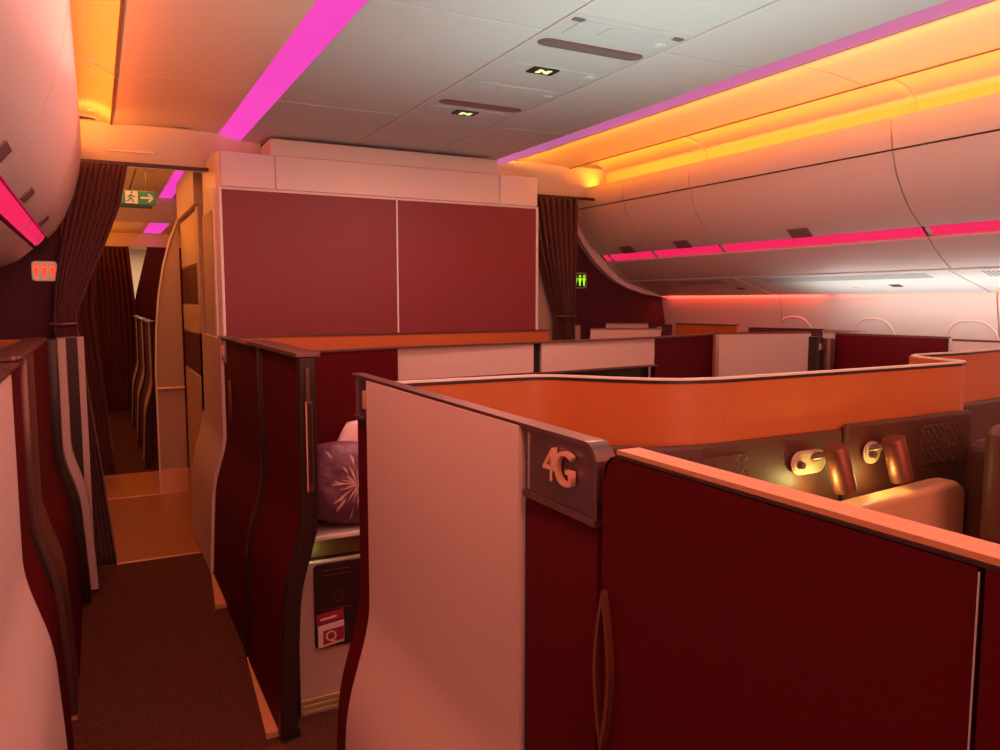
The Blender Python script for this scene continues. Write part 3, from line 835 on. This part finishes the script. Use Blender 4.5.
# reading lamps
def reading_lamp(xb, z, xs, label, full, zs=0.0):
    y = 1.580
    r = empty('reading_lamp', (xb, y, z), label, 'reading lamp')
    cx_ = xb
    b = obj('wall_plate', px(capsule2d(cx_, z, .135 if full else .07, .062), 'y', y - .008, y), 'satin', r, bevel=.003)
    ring = px(capsule2d(cx_, z, .145 if full else .08, .072), 'y', y - .004, y)
    obj('rim', ring, 'copper', b)
    obj('knob', tube(nb(), [(cx_ - (.042 if full else .01), y - .006, z - .004), (cx_ - (.042 if full else .01), y - .022, z - .004)], [.013, .010], 14), 'brown', r, smooth=True)
    obj('arm', tube(nb(), [(xs - .05, y, z + .01), (xs - .035, y - .03, z + .022), (xs, y - .06, z + .028)], .011, 12), 'brown', r, smooth=True)
    # tilted shade, an open cylinder with a closed top
    top = Vector((xs - .018, y - .06, z + .052 + zs)); bot = Vector((xs + .022, y - .070, z - .080 + zs))
    d = (bot - top).normalized(); s = d.cross(Vector((0, 1, 0))).normalized(); t = d.cross(s)
    bm = nb(); n = 28; R = .033
    def circ(c, rad): return [bm.verts.new(c + (s * math.cos(2*PI*k/n) + t * math.sin(2*PI*k/n)) * rad) for k in range(n)]
    L = [circ(top, R * .55), circ(top - d * 0.0, R * .93), circ(top + d * .004, R), circ(bot, R * 1.02), circ(bot, R * .9), circ(top + d * .02, R * .88)]
    for A, B in zip(L, L[1:]):
        for k in range(n): bm.faces.new((A[k], A[(k+1) % n], B[(k+1) % n], B[k]))
    bm.faces.new(L[0]); bm.faces.new(L[-1])
    sh_ = obj('lamp_shade', bm, 'lampcopper', r, smooth=True)
    obj('bulb', tube(nb(), [top + d * .022, top + d * .035], .02, 12), mat('bulb_lit', (1, .9, .6), .5, emit=(1, .82, .35), es=6), sh_, smooth=True)
    spot('reading_lamp_beam', bot - d * .03, bot + d * .3 + Vector((-.10, .12, 0)), .3, (1.0, .80, .30), 110, .012, .8)
    # added point light off the wall plate makes the yellow pool on the leather
    point('leather_pool_light', (cx_ - (.01 if full else .03), y - .05, z - .065), .7 if full else .5, (1.0, .86, .26), .012)
reading_lamp(1.865, 1.122, 1.925, 'left copper cylinder reading lamp, its oval wall plate fully in view', True)
reading_lamp(2.150, 1.125, 2.185, 'right copper cylinder reading lamp, its wall plate mostly behind the shade', False)

# seat furniture of the near pair
AR = empty('side_console', (2.1, 1.45, 0), 'tan leather shoulder pad below the reading lamps', 'seat pad')
obj('pad', px([(1.55, 0), (1.55, .965), (2.0, .998), (2.40, 1.020), (2.45, 1.018), (2.495, .99), (2.50, 0)], 'y', 1.475, 1.562), 'tan', AR, bevel=.02, seg=5)
SE = empty('lounge_seat', (2.75, 1.2, 0), 'brown leather seat with a raised stitched headrest at the right edge', 'seat')
obj('backrest', bx(2.50, 3.1, 1.34, 1.52, .25, 1.15), 'leather', SE, bevel=.05, seg=5)
obj('headrest', bx(2.315, 2.85, 1.24, 1.345, .86, 1.24), 'leather', SE, bevel=.045, seg=5)
obj('headrest_piping', tube(nb(), [(2.335, 1.245, .90), (2.335, 1.245, 1.17), (2.36, 1.245, 1.205), (2.42, 1.245, 1.222), (2.7, 1.245, 1.222)], .006, 8), 'brown', SE, smooth=True)
obj('seat_base', bx(2.15, 3.1, .70, 1.34, .0, .45), 'leather', SE, bevel=.05, seg=4)

# ---- suite 3 row
T = empty('business_suite', (0.72, 3.8, 0), 'second suite along the aisle with burgundy door, bronze end frame and copper pull', 'suite')
swall('door', 2.852, 3.50, 1, 'red', T, off=.010, th=.04, z0=.03, z1=1.392)
zz = [0.02] + [z for z in ZS if z > .02] + [1.408]
A = [(sx(1, z, .012), z) for z in zz]; B = [(sx(1, z, .012 - .062), z) for z in reversed(zz)]
obj('end_frame', px(A + B, 'y', 2.80, 2.850), 'darkbrown', T, bevel=.006, seg=3)
obj('frame_face', px([(.664, .905), (.680, .905), (.680, 1.345), (.676, 1.360), (.664, 1.360)], 'y', 2.790, 2.80), 'brown', T, bevel=.003)
obj('pull_edge', bx(.660, .6645, 2.783, 2.786, .90, 1.235), 'copper', T)
h = obj('door_pull', px([(.664, .90), (.686, .90), (.686, 1.235), (.664, 1.235)], 'y', 2.784, 2.795), 'brown', T, bevel=.004)
obj('pull_inset', px([(.669, .925), (.681, .925), (.681, 1.225), (.669, 1.225)], 'y', 2.780, 2.7845), 'darkbrown', h)
obj('top_cap', bx(.630, .724, 2.795, 3.80, 1.393, 1.416), 'brown', T, bevel=.006, seg=3)
swall('rear_frame', 3.54, 3.63, 1, 'darkbrown', T, off=.012, th=.05, z0=.03, z1=1.392, bevel=.004)
swall('shadow_gap', 3.50, 3.54, 1, 'black', T, off=-.01, th=.02, z0=.03, z1=1.39)
swall('rear_panel', 3.63, 4.74, 1, 'red', T, off=0, th=.035, z0=.03, z1=1.383)
P3 = swall('number_plate', 4.60, 4.78, 1, 'plate', T, off=.006, th=.01, z0=1.25, z1=1.372)
obj('digit_edge', bx(.640, .650, 4.68, 4.74, 1.285, 1.345), 'copper', P3)
lens_handle(4.50, .93, 1.16, .018, .655, T)
swall('side_panel', 4.79, 5.06, 1, 'grey', T, off=.012, th=.03, z0=.02, z1=1.378)
swall('side_panel', 5.06, 5.80, 1, 'grey', T, off=.012, th=.02, z0=.02, z1=1.378)
obj('top_trim', bx(.643, .69, 3.80, 4.90, 1.384, 1.392), 'brown', T)
for y0, y1 in ((2.86, 3.55), (4.25, 4.78)):
    obj('plinth', px([(.545, y1), (.500, y0), (.58, y0), (.58, y1)], 'z', 0, .022), 'tan', T)
obj('plinth', bx(.56, .62, 2.82, 5.0, 0, .03), 'black', T)
# cross walls of the row
W = empty('cross_partition', (1.8, 3.5, 0), 'low partition across the centre seats with burgundy and grey upholstered panels', 'partition')
obj('burgundy_panel', px([(.72, 3.16), (1.205, 3.30), (1.205, 3.34), (.72, 3.20)], 'z', 0, 1.384), 'red', W)
obj('grey_panel', px([(1.21, 3.315), (1.965, 3.385), (1.965, 3.43), (1.21, 3.36)], 'z', 1.238, 1.384), 'grey', W)
obj('grey_panel', px([(2.015, 3.39), (2.85, 3.52), (2.85, 3.56), (2.015, 3.43)], 'z', 1.225, 1.384), 'grey', W)
obj('shadow_gap', px([(1.965, 3.40), (2.015, 3.41), (2.015, 3.45), (1.965, 3.44)], 'z', 0, 1.384), 'black', W)
obj('lower_panel', px([(1.21, 3.37), (2.85, 3.57), (2.85, 3.61), (1.21, 3.41)], 'z', 0, 1.24), 'darkbrown', W)
obj('burgundy_panel', px([(2.855, 3.52), (3.50, 3.74), (3.50, 3.78), (2.855, 3.56)], 'z', 0, 1.384), 'red', W)
obj('ledge', px([(1.27, 3.29), (2.85, 3.49), (2.85, 3.52), (1.27, 3.32)], 'z', 1.226, 1.236), 'brown', W)
obj('top_trim', px([(.70, 3.15), (1.21, 3.295), (1.97, 3.375), (2.86, 3.505), (3.52, 3.73), (3.52, 3.79), (2.85, 3.57), (1.96, 3.44), (1.20, 3.36), (.70, 3.21)], 'z', 1.385, 1.393), 'brown', W)
W2 = empty('cross_partition', (1.8, 4.85, 0), 'long tan partition, orange light in its colour, directly in front of the big burgundy panels', 'partition')
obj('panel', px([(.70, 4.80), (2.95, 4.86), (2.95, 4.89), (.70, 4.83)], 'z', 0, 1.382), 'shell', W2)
obj('top_trim', px([(.69, 4.79), (2.97, 4.85), (2.97, 4.90), (.69, 4.84)], 'z', 1.383, 1.391), 'brown', W2)

# ---- window-side suites seen over the partitions
def low_suite(name, pts, th, z1, m, label, cat='suite', capm='brown', capw=.05):
    r = empty(name, (pts[0][0], pts[0][1], 0), label, cat)
    obj('panel', ribbon(nb(), pts, 'z', 0, z1, th), m, r)
    obj('top_trim', ribbon(nb(), pts, 'z', z1 + .001, z1 + .012, capw), capm, r)
    return r
r = low_suite('window_suite', [(3.46, 3.64), (4.08, 3.47)], .05, 1.390, 'grey', 'grey upholstered suite panel with a dark door end, behind the tan divider', capm='lampcopper')
obj('end_post', px(rrect(4.065, 4.12, 3.40, 3.53, .02), 'z', 0, 1.372), 'darkbrown', r)
obj('door_edge', px(rrect(4.125, 4.20, 3.37, 3.47, .03), 'z', 0, 1.362), 'brown', r)
obj('latch', bx(4.075, 4.105, 3.385, 3.40, 1.29, 1.33), 'silver', r)
r = low_suite('window_suite', [(4.22, 3.40), (4.31, 2.72)], .03, 1.384, 'red', 'burgundy window suite panel right of the grey one')
r2 = low_suite('window_suite', [(4.05, 3.98), (4.25, 3.53)], .03, 1.404, 'darkwall', 'dark topped window suite panel with a silver edge', capm='darkbrown', capw=.07)
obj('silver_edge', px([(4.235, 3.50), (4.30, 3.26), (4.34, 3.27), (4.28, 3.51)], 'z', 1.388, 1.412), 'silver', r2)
low_suite('window_suite', [(4.33, 2.70), (4.38, 2.30)], .03, 1.372, 'grey', 'rounded window suite end at the right photo edge', capm='brown')
low_suite('window_suite', [(3.24, 4.74), (3.70, 4.50)], .04, 1.387, 'grey', 'low grey suite panel just left of the far burgundy door', capm='brown')
r = low_suite('window_suite', [(3.86, 5.42), (4.12, 5.18)], .04, 1.405, 'grey', 'far grey suite panel below the green lavatory sign', capm='brown')
obj('end_block', px([(4.12, 5.16), (4.26, 5.04), (4.28, 5.06), (4.14, 5.18)], 'z', 0, 1.405), 'darkwall', r)
obj('number', bx(4.16, 4.20, 5.095, 5.115, 1.345, 1.385), 'copper', r)
low_suite('window_suite', [(4.28, 5.02), (4.40, 4.46)], .03, 1.405, 'shell', 'far tan suite panel by the window wall, orange light in its colour', capm='brown')
low_suite('window_suite', [(3.37, 5.38), (3.62, 5.45)], .04, 1.393, 'grey', 'farthest small suite panel beside the right curtain', capm='brown')

# ---- left window suites
def left_suite():
    U = empty('business_suite', (XL, 2.0, 0), 'nearest left suite with pale grey side panel cut by the photo edge', 'suite')
    swall('side_panel', 0.9, 2.71, -1, 'grey', U, off=.008, th=.04, z0=.02, z1=1.381)
    V = empty('business_suite', (XL, 3.9, 0), 'second left suite with burgundy door and bronze top cap', 'suite')
    swall('corner_panel', 2.72, 3.13, -1, 'red', V, off=-.002, th=.03, z0=.02, z1=1.384)
    swall('shadow_gap', 3.13, 3.34, -1, 'black', V, off=-.02, th=.02, z0=.02, z1=1.37)
    obj('top_trim', bx(XL - .05, XL + .010, .9, 2.71, 1.386, 1.394), 'brown', U)
    obj('top_trim', bx(XL - .05, XL + .010, 2.72, 3.04, 1.386, 1.394), 'brown', V)
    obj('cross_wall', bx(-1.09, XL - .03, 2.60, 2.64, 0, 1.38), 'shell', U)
    swall('door_frame', 3.345, 3.70, -1, 'brown', V, off=.006, th=.04, z0=.02, z1=1.392, bevel=.004)
    swall('door', 3.70, 4.62, -1, 'red', V, off=.008, th=.04, z0=.02, z1=1.392)
    obj('top_cap', px(rrect(XL - .085, XL + .012, 3.05, 4.66, .03), 'z', 1.394, 1.414), 'brown', V, bevel=.006)
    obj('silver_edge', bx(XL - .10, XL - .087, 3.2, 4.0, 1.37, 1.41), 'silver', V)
    swall('rear_frame', 4.64, 4.80, -1, 'darkbrown', V, off=.05, th=.06, z0=.02, z1=1.400, bevel=.004)
    swall('side_panel', 4.82, 4.95, -1, 'grey', V, off=.085, th=.06, z0=.02, z1=1.394)
    obj('post', bx(-.20, -.10, 4.97, 5.02, .0, 1.394), 'darkbrown', V)
    obj('rear_panel', bx(-.20, -.068, 5.03, 5.09, .0, 1.394), 'grey', V)
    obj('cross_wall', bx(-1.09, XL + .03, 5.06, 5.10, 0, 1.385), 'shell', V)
    obj('plinth', bx(-.20, -.135, 3.35, 4.10, 0, .03), 'tan', V)
    
left_suite()

# ---- next cabin suites along the passage
def far_suite(y0, y1, label, group):
    r = empty('business_suite', (.62, y0, 0), label, 'suite', group)
    o = .175
    swall('end_frame', y0, y0 + .08, 1, 'darkbrown', r, off=o + .015, th=.06, z0=0, z1=1.40)
    swall('side_panel', y0 + .08, (y0 + y1) / 2, 1, 'grey', r, off=o, th=.04, z0=0, z1=1.38)
    swall('door', (y0 + y1) / 2, y1, 1, 'red', r, off=o, th=.04, z0=0, z1=1.38)
    obj('top_trim', bx(.46, .53, y0, y1, 1.385, 1.395), 'brown', r)
far_suite(8.25, 9.5, 'first suite of the next cabin seen past the partition', 'suites of the next cabin')
far_suite(9.6, 10.9, 'second suite of the next cabin, partly behind the first', 'suites of the next cabin')
far_suite(11.0, 12.4, 'last suite of the next cabin before the far curtain', 'suites of the next cabin')

# ---- open area between the suites: console, pillow, bedding, cards
Cn = empty('seat_console', (0.85, 3.0, 0), 'pale console with a lit olive shelf edge beside the burgundy frame', 'console')
obj('front_panel', bx(.655, 1.12, 2.955, 2.985, .0, .570), 'grey', Cn)
obj('body', bx(.66, 1.12, 2.985, 3.14, .0, .570), 'darkbrown', Cn)
obj('recess_back', bx(.66, 1.12, 3.02, 3.14, .572, .655), 'conslit', Cn)
obj('top', bx(.655, 1.12, 2.95, 3.14, .657, .675), 'console', Cn, bevel=.004)
pk = obj('literature_pocket', px(rrect(.715, 1.0, .22, .565, .02), 'y', 2.945, 2.956), 'pocket', Cn, bevel=.003)
bm = nb()
for z in (.535, .515, .375): box(bm, .745, .86, 2.941, 2.946, z, z + .003)
obj('pocket_lines', bm, 'brown', pk)
bm = nb()
for k in range(16):
    a0, a1 = 2*PI*k/16, 2*PI*(k+1)/16
    cx_, cz_ = .812, .425
    stroke(bm, (cx_ + .018*math.cos(a0), cz_ + .022*math.sin(a0)), (cx_ + .018*math.cos(a1), cz_ + .022*math.sin(a1)), .003, 2.944)
for a, b in (((.804, .418), (.812, .434)), ((.812, .434), (.820, .418)), ((.812, .415), (.812, .434))): stroke(bm, a, b, .003, 2.944)
obj('emblem', bm, 'lampcopper', pk)
bm = nb()
for z in (.012, .035, .058): box(bm, .66, 1.1, 2.948, 2.956, z, z + .010)
obj('lit_vent', bm, mat('vent_olive', (.5, .45, .15), .4), Cn)
point('console_glow', (.72, 2.985, .615), .06, (1.0, .9, .3), .01)
cd = empty('menu_card', (.76, 2.94, .27), 'small card with white letter Q on a dark red band, tucked in the pocket', 'card')
obj('card', px([(.725, .225), (.83, .237), (.83, .325), (.725, .315)], 'y', 2.938, 2.942), 'paper', cd)
obj('band', px([(.745, .238), (.828, .248), (.828, .302), (.745, .294)], 'y', 2.9355, 2.938), 'cardred', cd)
text_obj('Q', .058, .0008, (PI/2, 0, 0), (.776, 2.934, .268), 'paper', cd, 'letter')
cr = empty('safety_card', (.76, 2.943, .30), 'dark red card edge above the letter Q card', 'card')
obj('sheet', px([(.720, .320), (.83, .332), (.83, .372), (.720, .360)], 'y', 2.939, 2.943), 'cardred', cr)
obj('writing', px([(.735, .336), (.80, .343), (.80, .351), (.735, .344)], 'y', 2.9375, 2.939), 'paper', cr)

def cushion(w_, d_, h_, n=20, pinch=.25):
    bm = nb()
    rows = []
    for s in (1, -1):
        grid = []
        for i in range(n + 1):
            row = []
            for j in range(n + 1):
                u = -1 + 2*i/n; v = -1 + 2*j/n
                k = (max(0, 1 - abs(u)**3.2) * max(0, 1 - abs(v)**3.2)) ** .5
                e = 1 - pinch * .3 * (abs(u) * abs(v)) ** 2 * 0
                x = u * w_/2 * (1 - .17 * v * v); z = v * h_/2 * (1 - .17 * u * u)
                y = s * d_/2 * k + .004 * math.sin(9*u + 4*v) * k
                row.append(bm.verts.new((x, y, z)))
            grid.append(row)
        for i in range(n):
            for j in range(n):
                bm.faces.new((grid[i][j], grid[i+1][j], grid[i+1][j+1], grid[i][j+1]))
    bmesh.ops.remove_doubles(bm, verts=bm.verts, dist=.0005)
    return bm
def place_cushion(name, loc, rot, dims, m, label):
    bm = cushion(*dims)
    bmesh.ops.recalc_face_normals(bm, faces=bm.faces)
    me = bpy.data.meshes.new(name)
    for f in bm.faces: f.smooth = True
    bm.to_mesh(me); bm.free()
    o = bpy.data.objects.new(name, me); me.materials.append(M[m]); col.objects.link(o)
    o.location = loc; o.rotation_euler = rot
    return tag(o, label, 'pillow')
place_cushion('cushion', (.905, 3.05, .856), (math.radians(-12), math.radians(9), math.radians(4)), (.40, .17, .34), 'duvet', 'plum pillow with a pale leafy burst pattern standing on the console')
place_cushion('pillow', (1.05, 3.17, .885), (math.radians(-4), math.radians(14), 0), (.40, .05, .40), 'pillow', 'pale pink pillow standing behind the plum patterned one')
